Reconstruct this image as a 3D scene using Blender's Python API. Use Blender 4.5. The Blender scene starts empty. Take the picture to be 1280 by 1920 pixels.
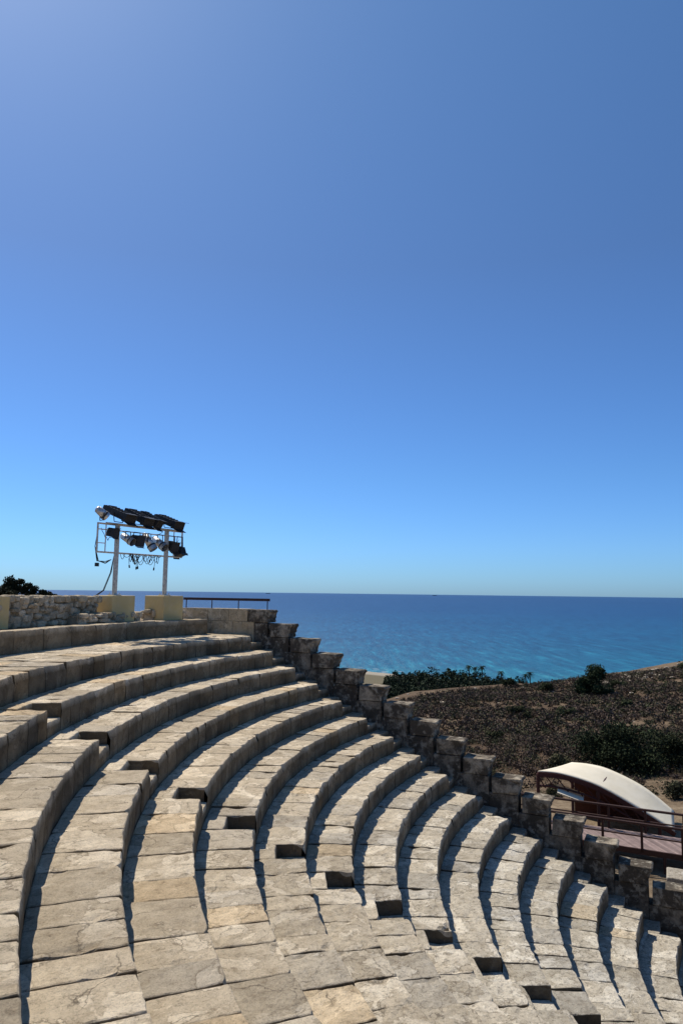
import bpy, math, random
import numpy as np
from mathutils import Vector, Matrix, noise
random.seed(7); rng=np.random.default_rng(7)
# ------------------------------------------------------------------ constants
F=1334.08; YAW=-2.2528; PIT=.1137; ROL=.0126
CAM=np.array([19.111,0.,0.])
R0=19.84; Z0=-1.31; H=.4125; DR=.75; PE=-1.1117; OFF=-1.277; PA=-.6345
fh=(math.cos(YAW),math.sin(YAW)); rt=(math.sin(YAW),-math.cos(YAW))
P0=np.array([7.63,-18.314]); DIR=np.array([.4428,-.8966]); NN=np.array([-.8966,-.4428])
NROW=20
def W(X,D,z): return (CAM[0]+X*rt[0]+D*fh[0], CAM[1]+X*rt[1]+D*fh[1], z)
def tend(R): return PE+OFF/R
def LP(s,o,z): # end-wall frame: s along, o outward offset
    p=P0+DIR*s+NN*o; return (p[0],p[1],z)
# ------------------------------------------------------------------ node helpers
class NT:
    def __init__(s,name,rough=.9,spec=.2):
        s.m=bpy.data.materials.new(name); s.m.use_nodes=True; s.t=s.m.node_tree
        s.b=s.t.nodes['Principled BSDF']; s.b.inputs['Roughness'].default_value=rough
        s.b.inputs['Specular IOR Level'].default_value=spec
        s.co=s.n('ShaderNodeTexCoord')
    def n(s,t,**k):
        x=s.t.nodes.new(t)
        for a,v in k.items(): setattr(x,a,v)
        return x
    def l(s,a,b): s.t.links.new(a,b)
    def noise(s,scale,detail=6,rough=.6,vec=None,dist=0):
        x=s.n('ShaderNodeTexNoise'); x.inputs['Scale'].default_value=scale; x.inputs['Detail'].default_value=detail
        x.inputs['Roughness'].default_value=rough; x.inputs['Distortion'].default_value=dist
        s.l(vec or s.co.outputs['Object'],x.inputs['Vector']); return x.outputs['Fac']
    def ramp(s,f,pts,interp='LINEAR'):
        x=s.n('ShaderNodeValToRGB'); x.color_ramp.interpolation=interp
        e=x.color_ramp.elements
        while len(e)<len(pts): e.new(.5)
        for i,(p,c) in enumerate(pts):
            e[i].position=p; e[i].color=(*(c if hasattr(c,'__len__') else (c,c,c)),1)
        s.l(f,x.inputs[0]); return x.outputs[0]
    def mix(s,f,a,b,mode='MIX'):
        x=s.n('ShaderNodeMix',data_type='RGBA',blend_type=mode)
        for sock,v in ((x.inputs[0],f),(x.inputs[6],a),(x.inputs[7],b)):
            if hasattr(v,'is_linked') or hasattr(v,'links'): s.l(v,sock)
            elif hasattr(v,'__len__'): sock.default_value=(*v,1)
            else: sock.default_value=v
        return x.outputs[2]
    def math(s,op,a,b=0.,c=False):
        x=s.n('ShaderNodeMath',operation=op); x.use_clamp=c
        for i,v in enumerate((a,b)):
            if hasattr(v,'links'): s.l(v,x.inputs[i])
            else: x.inputs[i].default_value=v
        return x.outputs[0]
    def attr(s,name='col'):
        x=s.n('ShaderNodeAttribute'); x.attribute_name=name; return x.outputs['Color']
    def bump(s,f,st=.5,d=.02,prev=None):
        x=s.n('ShaderNodeBump'); x.inputs['Strength'].default_value=st; x.inputs['Distance'].default_value=d
        s.l(f,x.inputs['Height'])
        if prev: s.l(prev,x.inputs['Normal'])
        return x.outputs[0]
    def out(s,col=None,nrm=None):
        if col is not None:
            if hasattr(col,'links'): s.l(col,s.b.inputs['Base Color'])
            else: s.b.inputs['Base Color'].default_value=(*col,1)
        if nrm is not None: s.l(nrm,s.b.inputs['Normal'])
        return s.m
def plain(name,col,rough=.6,spec=.4,metal=0,var=.25,sc=8):
    t=NT(name,rough,spec); t.b.inputs['Metallic'].default_value=metal
    f=t.noise(sc,5); c=t.ramp(f,[(.3,tuple(x*(1-var) for x in col)),(.7,tuple(min(1,x*(1+var)) for x in col))])
    return t.out(c,t.bump(t.noise(sc*6,3),.15,.005))
# stone
def stone_mat():
    t=NT('weathered_limestone',.92,.10); a=t.attr()
    # inner (lower) rows are rougher, greyer and more pitted
    sp=t.n('ShaderNodeSeparateXYZ'); t.l(t.co.outputs['Object'],sp.inputs[0])
    rr=t.math('SQRT',t.math('ADD',t.math('MULTIPLY',sp.outputs[0],sp.outputs[0]),t.math('MULTIPLY',sp.outputs[1],sp.outputs[1])))
    mr=t.n('ShaderNodeMapRange'); t.l(rr,mr.inputs[0]); mr.inputs[1].default_value=17.5; mr.inputs[2].default_value=12.5; inner=mr.outputs[0]
    big=t.noise(.9,6,.65); c=t.mix(1.0,a,t.ramp(big,[(.3,(.86,.84,.81)),(.5,(1,1,1)),(.72,(1.08,1.07,1.05))]),'MULTIPLY')
    med=t.noise(6,9,.78)
    c=t.mix(1.0,c,t.ramp(med,[(.32,(.56,.52,.46)),(.43,(.90,.88,.85)),(.55,(1.07,1.06,1.04)),(.70,(1.25,1.25,1.23))]),'MULTIPLY')
    pn=t.noise(1.7,10,.58,dist=.5)   # pale crust patches with a darker broken rim
    pm=t.ramp(pn,[(.535,0),(.547,1)]); rim=t.ramp(pn,[(.520,0),(.536,1),(.546,0)])
    brk=t.ramp(t.noise(3.3,3),[(.42,0),(.56,1)])
    # crust keeps part of the surface value, so faces with painted-in shade stay darker
    c=t.mix(t.math('MULTIPLY',pm,.85),c,t.mix(1.,c,(1.30,1.33,1.38),'MULTIPLY'))
    c=t.mix(t.math('MULTIPLY',t.math('MULTIPLY',rim,brk),.65),c,(.13,.095,.06))
    li=t.noise(17,8,.8); thr=t.ramp(li,[(.53,0),(.61,1)])
    c=t.mix(t.math('MULTIPLY',thr,t.math('ADD',.20,t.math('MULTIPLY',inner,.50))),c,(.105,.09,.07))
    lt=t.noise(9,8,.8,dist=.3); c=t.mix(t.math('MULTIPLY',t.ramp(lt,[(.55,0),(.61,1)]),t.math('MULTIPLY',inner,.7)),c,t.mix(1.,c,(1.28,1.32,1.38),'MULTIPLY'))
    # fine cracks
    wv=t.n('ShaderNodeVectorMath',operation='MULTIPLY_ADD'); nz=t.n('ShaderNodeTexNoise'); nz.inputs['Scale'].default_value=3; nz.inputs['Detail'].default_value=6
    t.l(t.co.outputs['Object'],nz.inputs['Vector']); t.l(nz.outputs['Color'],wv.inputs[0]); wv.inputs[1].default_value=(.5,.5,.5); t.l(t.co.outputs['Object'],wv.inputs[2])
    vo=t.n('ShaderNodeTexVoronoi',feature='DISTANCE_TO_EDGE'); vo.inputs['Scale'].default_value=1.5; t.l(wv.outputs[0],vo.inputs['Vector'])
    ck=t.math('MULTIPLY',t.ramp(vo.outputs[0],[(.0,1),(.013,0)]),t.ramp(t.noise(1.1,3),[(.48,0),(.56,1)]))
    c=t.mix(t.math('MULTIPLY',ck,.7),c,(.07,.055,.04))
    pit=t.noise(60,4,.7); c=t.mix(t.math('MULTIPLY',t.ramp(pit,[(.36,1),(.46,0)]),.4),c,(.09,.075,.055))
    b=t.bump(t.noise(9,9,.78),.75,.06); b=t.bump(pm,.35,.012,b); b=t.bump(t.noise(45,6,.75),.8,.018,b)
    return t.out(c,b)
def stained_mat():
    t=NT('stained_limestone',.95,.08); a=t.attr()
    n1=t.noise(2.3,9,.7,dist=.3); n2=t.noise(5.5,9,.75)
    c=t.mix(t.ramp(n1,[(.38,0),(.52,.9)]),a,(.06,.048,.036))
    c=t.mix(t.math('MULTIPLY',t.ramp(n2,[(.53,0),(.59,1)]),.65),c,(.54,.48,.37))
    c=t.mix(t.math('MULTIPLY',t.ramp(t.noise(22,6,.8),[(.5,0),(.6,1)]),.5),c,(.045,.038,.03))
    b=t.bump(n2,.7,.06); b=t.bump(t.noise(50,5,.7),.5,.012,b)
    return t.out(c,b)
STONE=stone_mat(); STAIN=stained_mat()
def soil_mat():
    t=NT('dirt_in_joints',1,.02); return t.out(t.ramp(t.noise(12,6),[(.3,(.025,.02,.015)),(.7,(.08,.062,.042))]),t.bump(t.noise(40),.6,.02))
SOIL=soil_mat()
def leaf_mat(name):
    t=NT(name,.85,.12); a=t.attr()
    return t.out(a)
LEAF=leaf_mat('foliage')
# ------------------------------------------------------------------ mesh helpers
class MB:
    def __init__(s): s.v=[];s.f=[];s.c=[];s.k=0
    def add(s,v,f,c=(.5,.5,.5)):
        s.v.append(np.asarray(v,float).reshape(-1,3)); o=s.k; s.k+=len(s.v[-1])
        s.f+= [tuple(i+o for i in q) for q in f]
        c=np.asarray(c,float)
        if c.ndim==1: c=np.tile(c,(len(s.v[-1]),1))
        s.c.append(c)
    def obj(s,name,mat,parent=None,smooth=False):
        me=bpy.data.meshes.new(name); V=np.concatenate(s.v); me.from_pydata(V.tolist(),[],s.f)
        C=np.concatenate(s.c); at=me.color_attributes.new('col','FLOAT_COLOR','POINT')
        at.data.foreach_set('color',np.hstack([C,np.ones((len(C),1))]).ravel())
        me.materials.append(mat)
        if smooth: me.polygons.foreach_set('use_smooth',[True]*len(me.polygons))
        me.update(); o=bpy.data.objects.new(name,me); bpy.context.collection.objects.link(o)
        if parent: o.parent=parent
        return o
    def box(s,c,ax,hs,col=(.5,.5,.5)):
        c=np.array(c,float); ax=[np.array(a,float)/np.linalg.norm(a) for a in ax]
        v=[c+sx*hs[0]*ax[0]+sy*hs[1]*ax[1]+sz*hs[2]*ax[2] for sx in(-1,1) for sy in(-1,1) for sz in(-1,1)]
        s.add(v,[(0,1,3,2),(4,6,7,5),(0,4,5,1),(2,3,7,6),(0,2,6,4),(1,5,7,3)],col)
    def tube(s,p,q,r,col=(.5,.5,.5),n=10,r2=None,cap=True):
        p=np.array(p,float);q=np.array(q,float);d=q-p;d/=np.linalg.norm(d)+1e-9
        a=np.cross(d,[0,0,1.]) if abs(d[2])<.95 else np.cross(d,[1.,0,0]); a/=np.linalg.norm(a); b=np.cross(d,a)
        r2=r if r2 is None else r2; v=[]
        for c,rr in((p,r),(q,r2)):
            for i in range(n):
                t=2*math.pi*i/n; v.append(c+rr*(math.cos(t)*a+math.sin(t)*b))
        f=[(i,(i+1)%n,n+(i+1)%n,n+i) for i in range(n)]
        if cap: f+=[tuple(range(n))[::-1],tuple(range(n,2*n))]
        s.add(v,f,col)
    def path(s,pts,r,col=(.5,.5,.5),n=6):
        for a,b in zip(pts[:-1],pts[1:]): s.tube(a,b,r,col,n,cap=False)
def empty(name,loc=(0,0,0)):
    e=bpy.data.objects.new(name,None); e.empty_display_size=.5; bpy.context.collection.objects.link(e); return e
def fb(x,y,z,sc): return noise.fractal(Vector((x*sc,y*sc,z*sc)),1.0,2.0,4)
WARM=np.array([1.,.93,.82])
# worn stone block; P(u,v)->(x,y) plan mapping, u along, v from front(0) to back(1)
def block(mb,P,lu,lv,z,h,col,res=.09,front=True,rough=1.0,rshade=.35):
    nu=max(3,int(lu/res)+1); nv=max(3,int(lv/res)+1); nh=4 if front else 2
    ga=random.uniform(.006,.012); gu=ga/lu; gv=.005/lv; tilt=(random.uniform(-1,1)*.008,random.uniform(-1,1)*.007); dz=random.uniform(-.011,.007)
    us=[gu]+[gu+ (1-2*gu)*i/nu for i in range(1,nu)]+[1-gu]; vs=[gv]+[gv+(1-2*gv)*j/nv for j in range(1,nv)]+[1-gv]
    # extra ring near edge for chamfer
    us=[us[0],us[0]+.010/lu]+us[1:-1]+[us[-1]-.010/lu,us[-1]]; vs=[vs[0],vs[0]+.011/lv]+vs[1:-1]+[vs[-1]-.010/lv,vs[-1]]
    A=len(us);B=len(vs);V=[];sd=random.random()*50; cr_=[random.random()<.4 for _ in range(4)]
    for j,v in enumerate(vs):
        for i,u in enumerate(us):
            x,y=P(u,v)
            n=fb(x,y,sd,2.2); n2=noise.noise(Vector((x*9,y*9,sd)))
            zz=z+dz+tilt[0]*(u-.5)*2+tilt[1]*(v-.5)*2+rough*(.009*n+.005*n2)
            if i in(0,A-1): zz-=.004+.008*abs(n2)
            if j==0: zz-=.006+.014*max(0,n2+.1)
            if j==B-1: zz-=.004
            if j<=2 or i<=2 or i>=A-3:
                ch=noise.noise(Vector((x*4,y*4,sd+9)))
                if ch>.25: zz-=rough*(ch-.25)*(.12 if (j==0 or i in(0,A-1)) else .045)
            if j<=1:
                k=rough*(.012*n+.016*max(0,noise.noise(Vector((x*5,y*5,3)))))
                # broken corners
                for ci,uu in ((0,u),(1,1-u)):
                    dd=uu*lu
                    if cr_[ci] and dd<.08: k+=(.08-dd)*.5
                x,y=P(u,v+k/lv*(1 if j==0 else .8))
            V.append((x,y,zz))
    Fc=[(j*A+i,j*A+i+1,(j+1)*A+i+1,(j+1)*A+i) for j in range(B-1) for i in range(A-1)]
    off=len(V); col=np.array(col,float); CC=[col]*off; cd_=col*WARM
    # riser, with shade painted into its vertex colours
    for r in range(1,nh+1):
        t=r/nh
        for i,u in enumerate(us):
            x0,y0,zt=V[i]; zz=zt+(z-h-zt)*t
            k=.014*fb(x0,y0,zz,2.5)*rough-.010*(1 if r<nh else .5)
            x,y=P(u,(gv*lv+k)/lv); V.append((x,y,zz)); CC.append(cd_*(rshade+.20*max(-.6,min(.8,fb(x0,y0,zz,1.5)))))
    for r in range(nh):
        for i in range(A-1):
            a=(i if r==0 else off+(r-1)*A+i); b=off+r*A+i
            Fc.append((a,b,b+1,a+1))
    # sides + back skirts, colour darkened as painted shade (aisle notches too)
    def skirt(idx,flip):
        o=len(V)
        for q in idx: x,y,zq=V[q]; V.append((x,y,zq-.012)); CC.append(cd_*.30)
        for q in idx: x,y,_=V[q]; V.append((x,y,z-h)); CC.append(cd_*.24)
        m_=len(idx)
        for m in range(m_-1):
            f=(idx[m],idx[m+1],o+m+1,o+m); Fc.append(f if flip else f[::-1])
            f=(o+m,o+m+1,o+m_+m+1,o+m_+m); Fc.append(f if flip else f[::-1])
    skirt([j*A for j in range(B)],True); skirt([j*A+A-1 for j in range(B)],False); skirt([(B-1)*A+i for i in range(A)],True)
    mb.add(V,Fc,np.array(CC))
def stonecol(k):
    g=min(1,max(0,(k-4)/7.)); a=np.array([.605,.50,.355]); b=np.array([.55,.49,.385])
    c=a*(1-g)+b*g; c=c*random.choice([.82,.90,.96,1,1,1.03,1.06])*random.uniform(.95,1.05)
    q=random.random()
    if q<.07: c=c*np.array([1.02,.95,.85])
    elif q<.20: c=c*np.array([.88,.90,.94])
    return c
# ------------------------------------------------------------------ seating
theatre=empty('stone_amphitheatre')
TE=.75
for k in range(NROW+1):
    mb=MB(); Rf=R0-DR*k; z=Z0-H*k
    rings=[(Rf,Rf+DR)] if k else [(Rf,Rf+.82),(Rf+.82,21.62)]
    for ri,(ra,rb) in enumerate(rings):
        aw=.6/Rf; t=None
        def run(t0,t1,isend):
            L=(t1-t0)*Rf; n=max(1,round(L/random.uniform(.56,.68))); ws=[random.uniform(.65,1.4) for _ in range(n)]; S=sum(ws); c=0
            for i in range(n):
                a=t0+(t1-t0)*c/S; c+=ws[i]; b=t0+(t1-t0)*c/S
                first=isend and i==0
                def P(u,v,a=a,b=b,first=first,ra=ra,rb=rb):
                    R=ra+(rb-ra)*v; aa=tend(R) if first else a; th=aa+(b-aa)*u; return R*math.cos(th),R*math.sin(th)
                vis=-1.4<a<.15
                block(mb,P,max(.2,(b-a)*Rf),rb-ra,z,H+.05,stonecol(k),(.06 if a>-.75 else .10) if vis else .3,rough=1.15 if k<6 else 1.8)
        if k and ri==0:
            run(tend(Rf),PA,True); run(PA+aw,TE,False)
            # aisle step: low front half, full back half
            for (a0,b0,zz) in ((ra,ra+.43,z-.206),(ra+.43,rb,z)):
                def P(u,v,a0=a0,b0=b0):
                    R=a0+(b0-a0)*v; th=PA+(.6/Rf)*u; return R*math.cos(th),R*math.sin(th)
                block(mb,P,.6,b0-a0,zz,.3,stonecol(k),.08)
        else: run(tend(Rf),TE,True)
    mb.obj('seat_row_%d'%k,STONE,theatre)
# dirt/core under the blocks
mb=MB()
for k in range(NROW+1):
    Rf=R0-DR*k+.045; z=Z0-H*k-.05; Ro=Rf+DR if k else 21.9
    for (ta,tb,zz) in ((None,PA-.004,z),(PA-.004,PA+.6/Rf+.004,z-.22),(PA+.6/Rf+.004,TE,z)):
        if k==0 and zz!=z: zz=z
        V=[];m=24
        for i in range(m+1):
            for R,q in((Ro,zz),(Rf,zz),(Rf,zz-H-.3)):
                a=tend(R) +.02 if ta is None else ta; th=a+(tb-a)*i/m; V.append((R*math.cos(th),R*math.sin(th),q))
        mb.add(V,[(i*3+j,i*3+j+1,i*3+j+4,i*3+j+3) for i in range(m) for j in range(2)])
mb.obj('joint_fill',SOIL,theatre)
# side stair along the end wall (half-height steps)
mb=MB()
for k in range(NROW+1):
    for hs in range(2):
        sa=-DR*k+ (.0 if hs==0 else .375); z=Z0-H*k-(.206 if hs==0 else 0)
        lv=.40 if (k or hs==0) else 3.0
        def P(u,v,sa=sa,lv=lv):
            o=.68-.70*u; p=LP(sa+lv*v,o,0); return p[0],p[1]
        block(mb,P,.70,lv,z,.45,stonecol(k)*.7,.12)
mb.obj('end_stair',STONE,theatre)
# orchestra
mb=MB(); zo=Z0-H*(NROW+1); V=[(0,0,zo)];n=64
for i in range(n+1):
    t=2*math.pi*i/n; V.append((6*math.cos(t),6*math.sin(t),zo))
mb.add(V,[(0,i+1,i+2) for i in range(n)],(.4,.34,.25)); mb.obj('orchestra_floor',STONE,theatre)
# ------------------------------------------------------------------ end parapet
par=empty('parapet_wall')
mb=MB(); O1=.66; TH=.5
def prism(mb,prof,o0,o1,col,jit=.012):
    n=len(prof); V=[]
    for o in (o0,o1):
        for s,z in prof:
            V.append(LP(s+random.uniform(-jit,jit),o+random.uniform(-jit,jit),z+random.uniform(-jit,jit)*.6))
    fcs=[tuple(range(n)),tuple(range(n,2*n))[::-1]]+[(i,n+i,n+(i+1)%n,(i+1)%n) for i in range(n)]
    mb.add(V,fcs,col)
for k in range(NROW):
    s0=-.25-.75*k; zt=-.53-.4145*k; hb=.40
    oh=random.uniform(.08,.13); back=s0+.77
    prof=[(back,zt+random.uniform(-.015,.01)),(s0+.4,zt+random.uniform(-.01,.01)),(s0+.03,zt),(s0-.005,zt-.05)]
    for i in range(1,7):
        t=i/6; prof.append((s0+.005+oh*math.sin(t*math.pi/2)**.8, zt-.05-(hb-.05)*t))
    prof+=[(back,zt-hb)]
    c=np.array([.42,.35,.255])*random.uniform(.8,1.2)
    prism(mb,prof,O1-.03+random.uniform(-.02,.02),O1+TH,c,.016)
    # course below
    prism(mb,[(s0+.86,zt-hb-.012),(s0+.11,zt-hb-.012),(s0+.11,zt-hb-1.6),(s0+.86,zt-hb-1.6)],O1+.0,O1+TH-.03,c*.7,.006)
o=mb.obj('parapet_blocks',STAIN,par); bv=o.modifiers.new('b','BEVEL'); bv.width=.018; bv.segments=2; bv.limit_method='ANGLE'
# level wall: two courses of ashlar
mb=MB()
for z0_,z1_ in ((-.53,-.90),(-.912,-1.6)):
    s=.56 if z1_>-1 else .3
    while s<3.0:
        w=random.uniform(.55,.85); e=min(s+w,3.05)
        c=np.array([.58,.47,.31])*random.uniform(.82,1.12)
        prism(mb,[(e,z0_),(s+.014,z0_),(s+.014,z1_),(e,z1_)],O1-.01+random.uniform(-.01,.01),O1+TH,c,.009); s=e
mb.obj('level_wall_blocks',STONE,par)
mb=MB()
for (sa,sb,zt,zb) in ((-15.3,.3,None,None),(.3,3.05,-.9,-12.5)):
    if zt is None:
        for k in range(NROW):
            s0=-.25-.75*k+.16; zt2=-.53-.4145*k-.42
            mb.box(LP(s0+.375,O1+.27,(zt2-12.6)/2),[(*DIR,0),(*NN,0),(0,0,1)],(.375,.2,(zt2+12.6)/2),(.3,.26,.2))
    else: mb.box(LP((sa+sb)/2,O1+.27,(zt+zb)/2),[(*DIR,0),(*NN,0),(0,0,1)],((sb-sa)/2,.2,(zt-zb)/2),(.3,.26,.2))
mb.obj('wall_core',STAIN,par)
# ------------------------------------------------------------------ back wall of the upper walkway
ret=empty('retaining_wall'); mb=MB(); a=-1.183
while a<TE:
    w=random.uniform(.9,1.5)/21.6; b=min(a+w,TE)
    def P(u,v,a=a,b=b):
        R=21.62+.5*v; th=a+(b-a)*u; return R*math.cos(th),R*math.sin(th)
    block(mb,P,(b-a)*21.6,.5,-.85,.55,np.array([.48,.39,.27])*random.uniform(.85,1.12),.12,rshade=.52); a=b
mb.obj('ashlar_blocks',STONE,ret)
mb=MB(); n=60; V=[]
for i in range(n+1):
    th=-1.20+(TE+1.20)*i/n
    for R,z in((22.0,-.88),(23.4,-.87),(25.2,-.9),(25.6,-3.0),(26.0,-13.)): V.append((R*math.cos(th),R*math.sin(th),z+ (.03*fb(R*math.cos(th),R*math.sin(th),0,.8) if R<25.3 else 0)))
mb.add(V,[(i*5+j,i*5+j+1,i*5+j+6,i*5+j+5) for i in range(n) for j in range(4)],(.3,.25,.18))
t=NT('dry_earth',1,.05)
EARTH=t.out(t.ramp(t.noise(3,8,.7),[(.3,(.17,.125,.08)),(.55,(.30,.235,.16)),(.75,(.42,.36,.27))]),t.bump(t.noise(20,8,.7),.7,.05))
mb.obj('terrace_ground',EARTH)
import bmesh
def ico():
    bm=bmesh.new(); bmesh.ops.create_icosphere(bm,subdivisions=2,radius=1); v=np.array([x.co[:] for x in bm.verts]); f=[tuple(q.index for q in p.verts) for p in bm.faces]; bm.free(); return v,f
IV,IF=ico()
def stone(mb,c,ang,hs,col=None,pw=.55):
    v=np.sign(IV)*np.abs(IV)**pw; v=v/np.abs(v).max(0); s=random.random()*99
    v=v*(1+.20*np.array([noise.noise(Vector(tuple(q*1.3+s))) for q in IV]))[:,None]*np.array(hs)
    ca,sa=math.cos(ang),math.sin(ang); x=v[:,0]*ca-v[:,1]*sa; y=v[:,0]*sa+v[:,1]*ca
    if col is None: col=np.array([.55,.45,.31])*random.uniform(.7,1.12)
    mb.add(np.stack([x+c[0],y+c[1],v[:,2]+c[2]],1),IF,col)
# rubble walls
def rubble(name,Ra,Rb,ta,tb,zb,zt,size,par=None):
    mb=MB()
    m=max(2,int((tb-ta)*Ra/.4)); V=[]
    for i in range(m+1):
        th=ta+(tb-ta)*i/m
        for R,q in((Ra+.0,zb-.05),(Ra+.0,zt-.05),(Rb-.03,zt-.05),(Rb-.03,zb-.05)): V.append((R*math.cos(th),R*math.sin(th),q))
    mb.add(V,[(i*4+j,i*4+j+1,i*4+j+5,i*4+j+4) for i in range(m) for j in range(3)]+[(0,1,2,3),(m*4+3,m*4+2,m*4+1,m*4)],(.42,.34,.23))
    rows=max(1,round((zt-zb)/size))
    for R,depth in((Ra,1),(Rb,1),((Ra+Rb)/2,0)):
        for r in range(rows):
            if depth==0 and r<rows-1: continue
            th=ta+random.random()*.01
            while th<tb:
                w=size*random.uniform(.5,2.3); hh=(thk:=(zt-zb)/rows)*random.uniform(.65,1.35)
                z_=zb+(r+.5)*thk+random.uniform(-.05,.05)
                if r==rows-1: z_=min(z_,zt-hh*.45)
                stone(mb,(R*math.cos(th),R*math.sin(th),z_),th,(random.uniform(.05,.16) if depth else .15,w*.55,hh*.55)); th+=w/R
    return mb.obj(name,STONE,par,False)
rubble('rubble_wall',22.6,23.15,-1.012,TE,-.88,-.15,.145)
rubble('rubble_wall',22.25,22.6,-1.075,-.955,-.87,-.60,.13)
rubble('rubble_wall',22.3,22.7,-1.165,-1.105,-.87,-.55,.15)
# ------------------------------------------------------------------ lighting rig
EX=np.array([.53*rt[0]+.848*fh[0],.53*rt[1]+.848*fh[1]])
b0=np.array(W(-6.3,20.,0))
def RG(s,z,o=0.): # o : towards stage
    return (b0[0]+EX[0]*s-EX[1]*o, b0[1]+EX[1]*s+EX[0]*o, z)
t=NT('yellow_plinth_paint',.85,.15)
st=t.ramp(t.noise(1.5,6,.7),[(.42,1),(.6,.0)])
PLM=t.out(t.mix(t.math('MULTIPLY',st,.3),t.mix(t.ramp(t.noise(6,7,.7),[(.35,0),(.65,1)]),(.74,.54,.22),(.64,.49,.25)),(.28,.22,.13)),t.bump(t.noise(30),.3,.01))
rig=empty('floodlight_rig')
AX=[(EX[0],EX[1],0),(-EX[1],EX[0],0),(0,0,1)]
mb=MB()
for s in(0.,1.887):
    mb.box(RG(s,-.50),AX,(.40,.40,.36),(1,1,1)); 
mb.obj('plinths',PLM,rig)
bv=rig.children[0].modifiers.new('b','BEVEL'); bv.width=.02; bv.segments=2
WHT=plain('weathered_white_steel',(.50,.48,.43),.5,.4,0,.35,20); BLK=plain('black_steel',(.016,.016,.018),.5,.4,0,.4,10); SIL=plain('aluminium',(.50,.50,.50),.42,.5,.8,.25,14)
fr=MB()
for s in(0.,1.887):
    fr.box(RG(s,.86),AX,(.048,.048,1.0)); fr.box(RG(s,-.125),AX,(.13,.13,.014))
    for dx in(-.09,.09):
        for dy in(-.09,.09): fr.tube(RG(s+dx,-.13,dy),RG(s+dx,-.06,dy),.012,n=6)
    fr.box(RG(s,.05),AX,(.07,.012,.16))
def bar(s0,z0,s1,z1,r=.026,o=.06): fr.tube(RG(s0,z0,o),RG(s1,z1,o),r)
bar(-.63,1.84,2.6,1.84); bar(-.63,1.05,2.6,1.05); bar(-.63,1.03,-.63,1.86); bar(2.6,1.03,2.6,1.86)
bar(-.63,1.68,2.6,1.68,.016); bar(-.35,1.05,-.35,1.84,.016); bar(-.63,1.30,-.35,1.30,.014); bar(2.25,1.05,2.25,1.84,.016); bar(-.45,1.86,2.5,1.86,.02,-.05)
fr.obj('frame',WHT,rig)
stage=np.array([0,0,-9.])
bk=MB(); sv=MB()
def head(s,z,L,w,h,pitch=-20,kind='box',mbx=None,yoff=0,o=0.):
    c=np.array(RG(s,z,o)); d=stage[:2]-c[:2]; d/=np.linalg.norm(d); ca,sa=math.cos(yoff),math.sin(yoff); d=np.array([d[0]*ca-d[1]*sa,d[0]*sa+d[1]*ca])
    p=math.radians(pitch); dx=np.array([d[0]*math.cos(p),d[1]*math.cos(p),math.sin(p)]); sd=np.array([-d[1],d[0],0]); up=np.cross(dx,sd)
    m=mbx or bk
    if kind=='box':
        m.box(c,[dx,sd,up],(L*.36,w/2,h/2)); m.box(c+dx*L*.40,[dx,sd,up],(L*.06,w*.58,h*.6)); m.box(c-dx*L*.40,[dx,sd,up],(L*.07,w*.36,h*.36))
        for i in range(5): m.box(c+dx*L*(-.28+.12*i)+up*h*.53,[dx,sd,up],(.008,w*.42,.018))
        # barn door flaps
        m.box(c+dx*(L*.52)+up*h*.66,[dx+up*.2,sd,up-dx*.2],(L*.10,w*.5,.006)); m.box(c+dx*(L*.52)-up*h*.66,[dx-up*.2,sd,up+dx*.2],(L*.10,w*.5,.006))
    else:
        m.tube(c-dx*L*.5,c+dx*L*.25,w*.42,n=16,r2=w*.5); m.tube(c+dx*L*.25,c+dx*L*.5,w*.55,n=16,cap=False); m.tube(c-dx*L*.62,c-dx*L*.5,w*.22,n=12,r2=w*.42)
        bk.tube(c+dx*L*.20,c+dx*L*.27,w*.57,n=16)
    # yoke
    top=z>1.9; zz=1.86 if top else 1.70
    for sg in(-1,1): bk.tube(c+sd*sg*(w/2+.02),np.array([*(c[:2]+sd[:2]*sg*(w/2+.02)*.8),zz+ (.06 if top else -.02)]),.012,n=6)
    bk.tube(np.array([*(c[:2]+sd[:2]*(w/2+.02)*.8),zz+(.06 if top else -.02)]),np.array([*(c[:2]-sd[:2]*(w/2+.02)*.8),zz+(.06 if top else -.02)]),.012,n=6)
head(-.56,2.12,.34,.24,.24,-35,'can',sv,yoff=1.1)
head(.02,2.17,1.0,.42,.20,-22); head(.74,2.15,.94,.40,.20,-25); head(1.22,2.12,.74,.38,.22,-30,yoff=.25); head(1.93,2.12,1.0,.40,.20,-20)
head(-.17,1.60,.30,.22,.22,-10,'box'); head(.39,1.46,.42,.22,.22,-28,'can',sv); head(.72,1.44,.34,.30,.26,-10,'box'); head(1.2,1.42,.52,.24,.24,-55,'can',sv,yoff=.3)
head(1.62,1.42,.50,.24,.24,-35,'can',sv); head(2.1,1.36,.36,.3,.26,-15); head(2.45,1.22,.30,.28,.26,-70)
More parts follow.
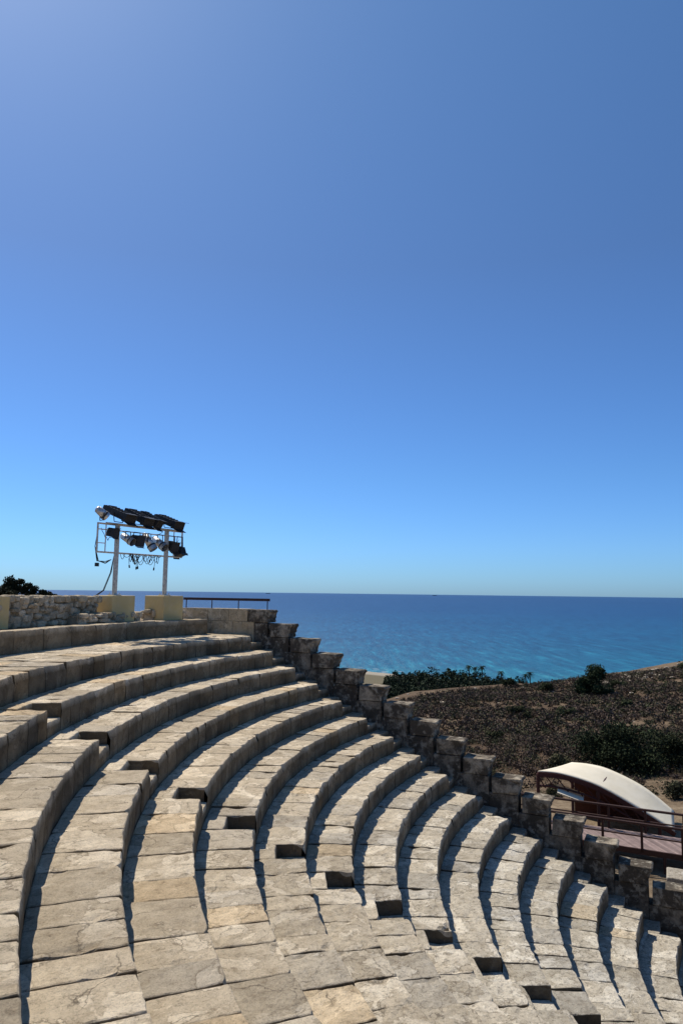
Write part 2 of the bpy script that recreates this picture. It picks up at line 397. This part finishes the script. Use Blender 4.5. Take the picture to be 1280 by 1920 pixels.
# cables and plugs
for i in range(22):
    s0=random.choice([random.uniform(.1,1.75),random.uniform(.5,1.5)]); dx=random.uniform(.05,.45); sag=random.uniform(.05,.34)*(1 if i%3 else .4); o=random.uniform(0,.12)
    pts=[RG(s0+dx*j/8,1.06-sag*4*(j/8)*(1-j/8),o) for j in range(9)]; bk.path(pts,.008)
for i in range(9):
    s0=random.choice([random.uniform(.2,1.7),random.gauss(.8,.1)]); L=random.uniform(.06,.38); o=random.uniform(0,.12); w_=random.uniform(-.06,.06)
    bk.path([RG(s0,1.05,o),RG(s0+w_,1.05-L*.5,o),RG(s0+w_*.5,1.05-L,o)],.007); bk.tube(RG(s0+w_*.5,1.05-L,o),RG(s0+w_*.2,.97-L,o),.022,n=8)
for i in range(3): # cable down the left post to the plinth and along the wall
    j=.03*i; pts=[RG(-.63,1.6-j,.06),RG(-.66,1.2,.1),RG(-.5-j,.80,.12),RG(-.28,.74+j,.1),RG(-.10,.86,.08)]; bk.path(pts,.010)
    pts=[RG(-.03,.95,.06),RG(-.06-j,.5,.1),RG(-.2-j,.0,.2),RG(-.33-j*2,-.2,.42)]; 
    if i<2: bk.path(pts,.011)
p=[RG(-.36,-.2,.43),RG(-.42,-.5,.5),RG(-.75,-.78,.5),RG(-1.3,-.82,.35)]; bk.path(p,.011)
bk.box(RG(-.55,.70,.12),AX,(.05,.03,.05))
for s0,s1,zz in((-.5,.0,1.72),(.0,1.8,1.78),(1.2,2.5,1.6)):
    bk.path([RG(s0+(s1-s0)*j/10,zz-.35*4*(j/10)*(1-j/10)*random.uniform(.6,1),.08) for j in range(11)],.008)
bk.obj('floodlights_and_cables',BLK,rig); sv.obj('spotlight_cans',SIL,rig,True)
# partial plinth at far left
mb=MB(); mb.box(W(-7.66,15.65,-.52),AX,(.30,.30,.35),(1,1,1)); mb.obj('yellow_plinth',PLM)
# top railing
BRN=plain('dark_brown_paint',(.055,.025,.018),.6,.25,0,.25,15)
mb=MB(); mb.box(LP(1.49,O1+.15,-.235),[(*DIR,0),(*NN,0),(0,0,1)],(1.61,.035,.04))
for s in(-.05,1.0,2.0,3.0): mb.tube(LP(s,O1+.15,-.56),LP(s,O1+.15,-.24),.016)
mb.obj('metal_handrail',BRN)
# ------------------------------------------------------------------ terrain
rrq=[-.5,0,.06,.098,.17,.267,.351,.474,.8]; rrv=[-.2,-.19,-.155,-.1427,-.132,-.1241,-.112,-.0898,-.06]
def shore(q): return 655-500*max(0,min(.45,q-.02))
def terr(X,D):
    x,y,_=W(X,D,0); R=math.hypot(x,y); nd=(x-P0[0])*NN[0]+(y-P0[1])*NN[1]
    if D<-60 : return -2.
    if nd<-1.0 and R<27:
        return -1.31-.55*max(0,(R0-R))-1.8
    if nd<-1.0: return -2.4-.33*max(0,R-27)*(1 if D>0 else max(0,1+D/60))if D>-60 else -2.4
    if D<25: base=-11.4; return base+.1*fb(x,y,0,.3)
    q=max(-.5,min(.8,X/D)); Ds=110+90*max(0,q); rr=np.interp(q,rrq,rrv); zr=rr*Ds
    if D<=Ds:
        t=max(0,(D-36)/(Ds-36)); z=-11.4+(zr+11.4)*t
        z+=.45*fb(x,y,0,.07)*min(1,t*5)+.14*fb(x,y,5,.4)
        return z
    t=min(1,(D-Ds)/150); sh=shore(q)
    z1=zr+(-60-zr)*(t*t*(3-2*t) if t<1 else 1)
    if D>Ds+150: z1=-60-9.5*min(1.0,(D-Ds-150)/max(1,sh-Ds-150))
    if D>sh: z1=-69.5-(D-sh)*.05
    return z1+ .8*fb(x,y,0,.02)*max(0,min(1,(sh-30-D)/40))*min(1,t*3) + .45*fb(x,y,0,.07)*(1-t)
Ds_=np.concatenate([np.arange(-300,-10,12),np.arange(-10,24,2),np.arange(24,170,1.4),np.arange(170,760,7)])
Xs_=np.concatenate([np.arange(-500,-60,14),np.arange(-60,-2,3),np.arange(-2,84,1.4),np.arange(84,160,4),np.arange(160,760,14)])
V=[];C=[]
for D in Ds_:
    for X in Xs_:
        q=X/D if D>50 else 0; V.append(W(X,D,terr(X,D)))
        tan=max(0,min(1,(50-D)/10))*.8+ .5*max(0,min(1,(q-.38)*10))*max(0,min(1,(D-(92+80*q))/20)) if D>30 else .6
        C.append((max(0,min(1,(D-330)/40)),max(0,min(1,(D-shore(max(-.5,min(.8,q)))+26)/8)),min(1,tan)))
nX=len(Xs_); mb=MB(); mb.add(V,[(j*nX+i,j*nX+i+1,(j+1)*nX+i+1,(j+1)*nX+i) for j in range(len(Ds_)-1) for i in range(nX-1)],np.array(C))
t=NT('hillside_soil',1,.03); n1=t.noise(.25,8,.7); n2=t.noise(1.3,8,.75)
sep=t.n('ShaderNodeSeparateColor'); t.l(t.attr(),sep.inputs[0])
c=t.ramp(n2,[(.3,(.055,.038,.025)),(.48,(.105,.073,.048)),(.62,(.165,.12,.08)),(.78,(.27,.21,.15))])
c=t.mix(t.math('MULTIPLY',t.ramp(n1,[(.42,0),(.6,1)]),.5),c,(.09,.06,.04))
c=t.mix(t.math('MULTIPLY',t.ramp(t.noise(.09,5,.6),[(.52,0),(.64,1)]),.45),c,(.27,.20,.13))
c=t.mix(t.math('MULTIPLY',sep.outputs[2],t.ramp(t.noise(.6,6,.7),[(.35,.35),(.55,1)])),c,t.ramp(n2,[(.35,(.22,.16,.10)),(.65,(.38,.30,.20))]))
pl=t.ramp(t.noise(.012,4,.5),[(.40,(.15,.13,.085)),(.5,(.21,.17,.115)),(.6,(.11,.11,.065))])
c=t.mix(sep.outputs[0],c,pl)
c=t.mix(sep.outputs[1],c,(.34,.30,.235))
mb.obj('hillside_terrain',t.out(c,t.bump(n2,.8,.25)),None,True)
# ------------------------------------------------------------------ sea
t=NT('sea_water',.34,.22)
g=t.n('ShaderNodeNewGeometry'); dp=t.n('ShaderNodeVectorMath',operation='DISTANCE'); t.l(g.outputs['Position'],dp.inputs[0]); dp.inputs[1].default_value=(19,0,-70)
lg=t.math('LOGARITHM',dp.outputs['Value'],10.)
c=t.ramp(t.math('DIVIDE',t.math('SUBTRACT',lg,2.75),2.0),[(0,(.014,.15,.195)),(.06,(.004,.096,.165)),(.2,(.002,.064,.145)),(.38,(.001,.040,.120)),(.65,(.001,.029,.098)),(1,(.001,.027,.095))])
def mapped(sx,sy):
    mp=t.n('ShaderNodeMapping',vector_type='TEXTURE'); t.l(t.co.outputs['Object'],mp.inputs[0]); mp.inputs['Rotation'].default_value=(0,0,YAW); mp.inputs['Scale'].default_value=(sx,sy,1); return mp.outputs[0]
big=t.noise(1,5,.6,mapped(420,900)); c=t.mix(1.,c,t.ramp(big,[(.35,(.84,.88,.92)),(.65,(1.15,1.12,1.08))]),'MULTIPLY')
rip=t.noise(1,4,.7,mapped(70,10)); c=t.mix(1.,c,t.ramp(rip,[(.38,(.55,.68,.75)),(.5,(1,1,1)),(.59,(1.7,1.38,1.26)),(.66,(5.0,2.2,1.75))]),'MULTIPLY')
rip2=t.noise(1,4,.6,mapped(260,45)); c=t.mix(1.,c,t.ramp(rip2,[(.38,(.84,.88,.91)),(.62,(1.2,1.14,1.1))]),'MULTIPLY')
wv=t.noise(1,6,.7,mapped(9,14))
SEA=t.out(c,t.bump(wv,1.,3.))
mb=MB(); rad=[300,600,1000,2000,5000,12000,30000,80000,200000]; n=96; V=[(0,0,-70)]
for R in rad:
    for i in range(n): a=2*math.pi*i/n; V.append((R*math.cos(a),R*math.sin(a),-70))
Fc=[(0,1+i,1+(i+1)%n) for i in range(n)]
for r in range(len(rad)-1):
    for i in range(n): Fc.append((1+r*n+i,1+(r+1)*n+i,1+(r+1)*n+(i+1)%n,1+r*n+(i+1)%n))
mb.add(V,Fc); mb.obj('sea',SEA)
# surf
t=NT('surf_foam',.8,.2); FOAM=t.out((.6,.64,.65)); mb=MB()
for off in(4,16,30):
    qs=np.linspace(-.06,.14,160); V=[]
    for q in qs:
        D=shore(q)+8+off+3*math.sin(q*140+off)
        w=max(0,.2+3.2*noise.noise(Vector((q*90,off,0)))); V+= [W(q*D,D,-69.93),W(q*(D+w),D+w,-69.93)]
    mb.add(V,[(2*i,2*i+1,2*i+3,2*i+2) for i in range(len(qs)-1)])
mb.obj('surf',FOAM)
# ships
SHP=plain('ship_paint',(.10,.12,.16))
for X,D in((-3540,35000),(4590,35000)):
    mb=MB(); ax=[(rt[0],rt[1],0),(fh[0],fh[1],0),(0,0,1)]
    mb.box(W(X,D,-61),ax,(110,16,9)); mb.box(W(X+85,D,-40),ax,(14,14,14)); mb.box(W(X-20,D,-47),ax,(75,13,6))
    mb.obj('cargo_ship',SHP)
# ------------------------------------------------------------------ foliage
def leaves(mb,cs,rs,n,size,c0,c1,flat=.8,shell=.5):
    """n leaf quads scattered over lumps cs (centres) / rs (radii); lighter on top"""
    cs=np.array(cs,float); rs=np.array(rs,float)
    idx=rng.integers(0,len(cs),n); d=rng.normal(size=(n,3)); d/=np.linalg.norm(d,axis=1)[:,None]
    rad=rng.uniform(shell,1.08,n)[:,None]; loc=cs[idx]+d*rad*rs[idx][:,None]*np.array([1,1,flat])
    a=rng.normal(size=(n,3)); a/=np.linalg.norm(a,axis=1)[:,None]; b=np.cross(a,rng.normal(size=(n,3))); b/=np.linalg.norm(b,axis=1)[:,None]
    s=size*rng.uniform(.5,1.4,n)[:,None]
    V=np.stack([loc-a*s,loc-b*s*.5,loc+a*s,loc+b*s*.5],1).reshape(-1,3)
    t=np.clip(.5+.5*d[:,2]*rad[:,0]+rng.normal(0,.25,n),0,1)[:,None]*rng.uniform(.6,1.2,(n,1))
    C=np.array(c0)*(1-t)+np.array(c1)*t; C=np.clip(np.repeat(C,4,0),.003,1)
    mb.add(V,[(4*i,4*i+1,4*i+2,4*i+3) for i in range(n)],C)
def bush(name,X,D,w,h,c0,c1,n=5000,leaf=.13):
    z=terr(X,D); mb=MB(); cs=[];rs=[]
    for i in range(18):
        a=random.uniform(0,6.28); r=random.uniform(0,.38)*w; hh=random.uniform(.15,.78)*h*(1-.5*(r/(.5*w))**2)
        cs.append(W(X+r*math.cos(a),D+r*math.sin(a)*.8,z+hh)); rs.append(random.uniform(.13,.24)*min(w,h*1.6))
    leaves(mb,cs,rs,n,leaf,c0,c1); base=W(X,D,z-.3)
    for c in cs[:9]: mb.tube(base,c,.07,(.06,.045,.03),6,.02)
    return mb.obj(name,LEAF)
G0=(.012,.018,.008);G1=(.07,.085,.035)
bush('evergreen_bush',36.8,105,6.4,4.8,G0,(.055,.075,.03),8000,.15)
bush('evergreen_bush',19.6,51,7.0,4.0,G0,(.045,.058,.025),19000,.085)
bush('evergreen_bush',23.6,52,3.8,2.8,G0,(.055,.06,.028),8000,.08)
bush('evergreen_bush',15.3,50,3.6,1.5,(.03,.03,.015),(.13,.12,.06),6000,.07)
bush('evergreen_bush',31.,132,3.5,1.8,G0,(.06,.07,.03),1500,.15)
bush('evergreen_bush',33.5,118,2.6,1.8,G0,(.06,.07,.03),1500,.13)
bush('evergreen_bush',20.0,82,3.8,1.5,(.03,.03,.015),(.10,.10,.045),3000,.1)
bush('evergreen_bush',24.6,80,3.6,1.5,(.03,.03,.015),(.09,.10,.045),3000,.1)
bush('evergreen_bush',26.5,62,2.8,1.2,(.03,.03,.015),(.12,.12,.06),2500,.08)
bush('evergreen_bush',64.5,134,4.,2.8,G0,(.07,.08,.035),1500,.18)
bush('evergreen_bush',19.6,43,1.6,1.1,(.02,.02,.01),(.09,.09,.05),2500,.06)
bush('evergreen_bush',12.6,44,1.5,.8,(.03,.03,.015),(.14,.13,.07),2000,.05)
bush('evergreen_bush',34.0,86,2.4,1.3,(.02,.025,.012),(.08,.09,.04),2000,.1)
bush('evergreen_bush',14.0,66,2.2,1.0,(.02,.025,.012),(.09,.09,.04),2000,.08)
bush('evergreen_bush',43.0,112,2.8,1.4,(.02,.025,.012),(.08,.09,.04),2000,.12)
# dry scrub
mb=MB(); cnt=0
while cnt<7000:
    D=38+105*random.random()**.75; q=random.uniform(.03,.60); X=q*D
    Dm=110+90*q
    if D>Dm+2: continue
    if D<43 and 8<X<22: continue
    x,y,_=W(X,D,0)
    dn=noise.noise(Vector((x*.09,y*.09,0)))
    if dn<-.25 and random.random()<.55: continue
    if D<50 and random.random()<.6: continue
    z=terr(X,D); s=random.uniform(.28,.85)*(1+.3*dn)
    pal=random.choice([((.04,.028,.021),(.135,.096,.07)),((.05,.035,.026),(.165,.12,.082)),((.042,.031,.026),(.125,.092,.075)),((.032,.03,.017),(.105,.098,.052)),((.037,.026,.02),(.115,.08,.058)),((.022,.025,.012),(.08,.082,.04))])
    nl=105 if D<70 else 46
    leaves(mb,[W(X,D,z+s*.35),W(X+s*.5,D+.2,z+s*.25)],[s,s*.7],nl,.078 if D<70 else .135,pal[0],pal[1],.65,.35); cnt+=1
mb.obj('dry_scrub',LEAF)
# rocks
mb=MB()
for i in range(420):
    if random.random()<.6: q=random.uniform(.34,.58); D=(110+90*q)*random.uniform(.84,1.0)
    else: q=random.uniform(.05,.55); D=random.uniform(37,130)
    X=q*D; z=terr(X,D); s=random.uniform(.08,.4)*(1.4 if D>100 else .6)
    stone(mb,W(X,D,z+s*.1),random.random()*6,(s,s*random.uniform(.6,1),s*random.uniform(.3,.6)),np.array([.42,.36,.28])*random.uniform(.7,1.1),.75)
mb.obj('limestone_rocks',STONE,None,False)
# tree belt on the plain
mb=MB()
for i in range(420):
    q=random.uniform(.066,.315); D=random.uniform(400,560)
    if D>shore(q)-14: continue
    X=q*D; z=terr(X,D); h=random.uniform(5,13.)*(1.0 if .08<q<.26 else .65)*(1.2 if .11<q<.19 else 1)
    cs=[];rs=[]
    for j in range(7): cs.append(W(X+random.uniform(-3.4,3.4),D+random.uniform(-3,3),z+h*random.uniform(.2,.82))); rs.append(random.uniform(1.3,2.9))
    leaves(mb,cs,rs,170,.8,(.008,.014,.008),(.04,.056,.027)); mb.tube(W(X,D,z-1),W(X,D,z+h*.7),.3,(.05,.04,.03),5)
mb.obj('distant_trees',LEAF)
for (q,D,h) in((.178,520,17),(.196,515,17),(.187,530,15),(.262,500,15),(.256,508,13),(.222,510,14)):
    mb=MB(); X=q*D; z=terr(X,D); mb.tube(W(X,D,z-1),W(X+.3,D,z+h),.45,(.07,.055,.04),6,.34)
    top=np.array(W(X+.3,D,z+h))
    for i in range(30):
        a=random.uniform(0,6.28); el=random.uniform(-.5,1.2); L=random.uniform(2.6,3.8); pts=[]
        for j in range(5):
            u=j/4; pts.append(top+np.array([math.cos(a)*L*u*math.cos(el*.6),math.sin(a)*L*u*math.cos(el*.6),L*(math.sin(el)*u-.75*u*u)]))
        sdv=np.array([-math.sin(a),math.cos(a),0])*.35
        V=[];
        for j,pp in enumerate(pts): V+=[pp-sdv*(1-.7*j/4),pp+np.array([0,0,.15]),pp+sdv*(1-.7*j/4)]
        mb.add(V,[(3*j+m,3*j+m+1,3*j+m+4,3*j+m+3) for j in range(4) for m in range(2)],(.022,.035,.016))
    mb.obj('palm_tree',LEAF)
# pine at far left behind the rubble wall
mb=MB(); Xb,Db=-13.2,30.; zb=-11.4
trunk=[W(Xb,Db,zb-.5),W(Xb-.2,Db,zb+4),W(Xb+.1,Db,zb+8),W(Xb,Db,-1.2)]
for (a,b,r,r2) in zip(trunk[:-1],trunk[1:],(.3,.24,.17),(.24,.17,.1)): mb.tube(a,b,r,(.09,.06,.04),8,r2)
cs=[];rs=[]
for i in range(46):
    X=Xb+random.uniform(-1.2,1.6); zt=.22-.40*max(0,X-Xb+.35)-.25*max(0,-(X-Xb)-.7); z=random.choice([random.uniform(-3.5,-.5),zt-random.uniform(.15,.6)]); cs.append(W(X,Db+random.uniform(-.8,.8),z)); rs.append(random.uniform(.18,.36))
for X,z in((-13.85,.36),(-13.7,.20),(-13.4,.32),(-13.95,.12),(-13.1,.12),(-12.8,.0),(-12.45,-.12),(-12.2,-.22),(-11.95,-.34),(-13.55,.05),(-13.2,-.05),(-12.9,-.2),(-12.55,-.3)): cs.append(W(X,Db,z));rs.append(random.uniform(.14,.26))
leaves(mb,cs,rs,20000,.055,(.008,.012,.006),(.045,.045,.02),.8,.1)
for c in cs: mb.tube(trunk[2] if random.random()<.3 else trunk[3],c,.035,(.08,.055,.04),5,.012)
mb.obj('pine_tree',LEAF)
# slender shrub just beyond the parapet
mb=MB(); X,D=.85,26.; cs=[];rs=[]
for i in range(11): cs.append(W(X+random.uniform(-.4,.3),D+random.uniform(-.3,.3),random.uniform(-4.4,-2.75))); rs.append(random.uniform(.1,.24))
leaves(mb,cs,rs,1300,.05,(.03,.035,.015),(.15,.15,.06),1,.1); mb.tube(W(X,D,-11.5),W(X,D,-4),.07,(.1,.08,.05),6,.04)
for c in cs: mb.tube(W(X,D,-5),c,.02,(.1,.08,.05),5,.008)
mb.obj('slender_shrub',LEAF)
# ------------------------------------------------------------------ walkway + canopy
wk=empty('wooden_walkway')
A0=np.array([8.2,35.95]);A1=np.array([22.5,29.0]); dW=(A1-A0)/np.linalg.norm(A1-A0)
B0=np.array([8.6,33.3])
def WL(base,s,z): p=base+dW*s; return W(p[0],p[1],z)
wx=(rt[0]*dW[0]+fh[0]*dW[1],rt[1]*dW[0]+fh[1]*dW[1]); WAX=[(wx[0],wx[1],0),(-wx[1],wx[0],0),(0,0,1)]
mb=MB()
for base in(A0,B0):
    for zz,r in((-9.5,.055),(-10.0,.035)): 
        mb.tube(WL(base,0,zz),WL(base,16,zz),r)
    for s in np.arange(0,16.1,1.55): mb.box(WL(base,s,-10.05),WAX,(.05,.05,.58))
    mb.box(WL(base,8,-10.62),WAX,(8,.05,.11))
    for s in np.arange(.5,16,2.5): mb.tube(WL(base,s,-10.7),WL(base,s,-12),.06)
mb.obj('railings',BRN,wk)
mb=MB(); n=110
for i in range(n):
    s=16*i/n; a=WL(A0,s,-10.5);b=WL(A0,s+16/n-.012,-10.5);c_=WL(B0,s+16/n-.012,-10.5);d_=WL(B0,s,-10.5)
    zt=random.uniform(-.003,.003); V=[(p[0],p[1],-10.5+zt) for p in(a,b,c_,d_)]+[(p[0],p[1],-10.54) for p in(a,b,c_,d_)]
    mb.add(V,[(0,1,2,3),(7,6,5,4),(0,4,5,1),(1,5,6,2),(2,6,7,3),(3,7,4,0)],np.array([.24,.175,.155])*random.uniform(.75,1.25))
t=NT('deck_boards',.8,.2); mb.obj('deck',t.out(t.mix(1.,t.attr(),t.ramp(t.noise(4,6),[(.3,(.8,.8,.8)),(.7,(1.2,1.2,1.2))]),'MULTIPLY')),wk)
cn=empty('fabric_canopy')
near=[(9.75,36.,-8.55),(10.9,36.0,-8.66),(12.6,35.8,-9.15),(14.4,35.4,-10.1),(15.9,35.1,-11.0)]
far=[(12.5,39.4,-8.88),(13.4,39.2,-8.92),(14.4,39.,-9.15),(15.9,38.5,-9.85),(17.2,38.,-10.9)]
def cr(pts,t):
    pts=np.array(pts); n=len(pts)-1; x=t*n; i=min(int(x),n-1); u=x-i
    p0=pts[max(0,i-1)];p1=pts[i];p2=pts[i+1];p3=pts[min(n,i+2)]
    return .5*((2*p1)+(-p0+p2)*u+(2*p0-5*p1+4*p2-p3)*u*u+(-p0+3*p1-3*p2+p3)*u**3)
mb=MB(); nu,nv=24,8; V=[]
for i in range(nu+1):
    for j in range(nv+1):
        a=cr(near,i/nu);b=cr(far,i/nu); v=j/nv; p=a+(b-a)*v; p[2]-=.10*4*v*(1-v)*(.4+.6*math.sin(math.pi*i/nu)); V.append(W(*p))
mb.add(V,[(i*(nv+1)+j,i*(nv+1)+j+1,(i+1)*(nv+1)+j+1,(i+1)*(nv+1)+j) for i in range(nu) for j in range(nv)])
t=NT('canopy_fabric',.8,.1); FAB=t.out(t.ramp(t.noise(1.2,4),[(.3,(.74,.66,.49)),(.7,(.80,.72,.56))]),t.bump(t.noise(1.5,3),.3,.08))
o=mb.obj('fabric',FAB,cn,True); sm=o.modifiers.new('s','SOLIDIFY'); sm.thickness=.04
mb=MB(); RED=plain('dark_red_timber',(.07,.022,.016),.6,.3,0,.3,10)
for edge,dz in((near,-.12),(far,-.12)):
    pts=[cr(edge,i/16) for i in range(17)]
    for a,b in zip(pts[:-1],pts[1:]):
        A_=np.array(W(a[0],a[1],a[2]+dz));B_=np.array(W(b[0],b[1],b[2]+dz)); d=B_-A_; L=np.linalg.norm(d); sdv=np.cross(d,[0,0,1.]); up=np.cross(sdv,d)
        mb.box((A_+B_)/2,[d,sdv,up],(L/2+.02,.07,.10))
for i in(0,8,14):
    a=cr(near,i/16);b=cr(far,i/16); mb.tube(W(a[0],a[1],a[2]-.12),W(b[0],b[1],b[2]-.12),.07)
    for p in(a,b): mb.tube(W(p[0],p[1],-11.8),W(p[0],p[1],p[2]-.1),.08)
p=[cr(near,i/10) for i in range(9)]; q=[cr(far,i/10) for i in range(9)]
V=[];
for a in q: V+= [W(a[0],a[1]-.3,a[2]-.25),W(a[0],a[1]-.3,-11.7)]
mb.add(V,[(2*i,2*i+1,2*i+3,2*i+2) for i in range(8)])
for i in range(8): mb.tube(W(p[i][0],p[i][1],p[i][2]-.15),W(p[i+1][0],p[i+1][1],max(-11.6,p[i+1][2]-.75)),.03)
for i in range(8): mb.tube(W(p[i][0],p[i][1],p[i][2]-.65),W(p[i+1][0],p[i+1][1],p[i+1][2]-.65),.05)
mb.obj('timber_frame',RED,cn)
mb=MB(); V=[W(10.5,35.4,-9.35),W(11.7,35.3,-9.75),W(12.2,36.6,-9.7),W(11.0,36.8,-9.3)]; mb.add(V,[(0,1,2,3)]); o=mb.obj('lower_fabric_panel',FAB,cn); sm=o.modifiers.new('s','SOLIDIFY'); sm.thickness=.03
# stone blocks near the walkway foot (parodos)
mb=MB()
for (X,D,z,sx) in((11.2,24.2,-8.9,.5),(12.0,24.0,-9.1,.45),(12.6,24.8,-9.5,.6)):
    c=W(X,D,z-.6); mb.box(c,[(*DIR,0),(*NN,0),(0,0,1)],(sx,.5,.6),(.42,.37,.29))
o=mb.obj('parodos_stone_blocks',STONE); bv=o.modifiers.new('b','BEVEL'); bv.width=.04; bv.segments=2
# ------------------------------------------------------------------ light
EL=math.radians(53); b=math.radians(50)
S=np.array([-rt[0]*math.cos(b)+fh[0]*math.sin(b),-rt[1]*math.cos(b)+fh[1]*math.sin(b)])
sv3=Vector((S[0]*math.cos(EL),S[1]*math.cos(EL),math.sin(EL)))
sun=bpy.data.lights.new('sun','SUN'); sun.energy=5.0; sun.angle=math.radians(.53); sun.color=(1,.94,.85)
so=bpy.data.objects.new('sun',sun); so.rotation_euler=sv3.to_track_quat('Z','Y').to_euler(); bpy.context.collection.objects.link(so)
w=bpy.data.worlds.new('World'); bpy.context.scene.world=w; w.use_nodes=True; nt=w.node_tree; bg=nt.nodes['Background']
sk=nt.nodes.new('ShaderNodeTexSky'); sk.sky_type='NISHITA'; sk.sun_disc=False; sk.sun_elevation=EL; sk.sun_rotation=math.atan2(S[0],S[1])
sk.altitude=80; sk.air_density=1.0; sk.dust_density=.4; sk.ozone_density=2.5
hs=nt.nodes.new('ShaderNodeHueSaturation'); hs.inputs['Saturation'].default_value=1.15
tc=nt.nodes.new('ShaderNodeTexCoord'); sx=nt.nodes.new('ShaderNodeSeparateXYZ'); nt.links.new(tc.outputs['Generated'],sx.inputs[0])
rp=nt.nodes.new('ShaderNodeValToRGB'); e=rp.color_ramp.elements
pts=[(0,(.28,.52,1.0)),(.03,(.29,.53,.97)),(.16,(.35,.545,.82)),(.43,(.49,.56,.68)),(.67,(.62,.71,.78)),(1,(.50,.58,.65))]
while len(e)<len(pts): e.new(.5)
for i,(p_,c_) in enumerate(pts): e[i].position=p_; e[i].color=(*c_,1)
nt.links.new(sx.outputs[2],rp.inputs[0])
mx=nt.nodes.new('ShaderNodeMix'); mx.data_type='RGBA'; mx.blend_type='MULTIPLY'; mx.inputs[0].default_value=1
nt.links.new(sk.outputs[0],hs.inputs['Color']); nt.links.new(hs.outputs[0],mx.inputs[6]); nt.links.new(rp.outputs[0],mx.inputs[7])
nt.links.new(mx.outputs[2],bg.inputs[0]); bg.inputs[1].default_value=.15
# ------------------------------------------------------------------ camera
f=Vector((math.cos(YAW)*math.cos(PIT),math.sin(YAW)*math.cos(PIT),math.sin(PIT))); r=Vector((rt[0],rt[1],0)); u=r.cross(f)
c_,s_=math.cos(ROL),math.sin(ROL); r2=r*c_+u*s_; u2=-r*s_+u*c_
M=Matrix(((r2.x,u2.x,-f.x,CAM[0]),(r2.y,u2.y,-f.y,CAM[1]),(r2.z,u2.z,-f.z,CAM[2]),(0,0,0,1)))
cd=bpy.data.cameras.new('camera'); cd.sensor_fit='VERTICAL'; cd.sensor_height=36; cd.lens=F/1920*36; cd.clip_start=.1; cd.clip_end=400000
co=bpy.data.objects.new('camera',cd); co.matrix_world=M; bpy.context.collection.objects.link(co); bpy.context.scene.camera=co
sc=bpy.context.scene; sc.view_settings.view_transform='Standard'; sc.view_settings.look='None'; sc.view_settings.exposure=0
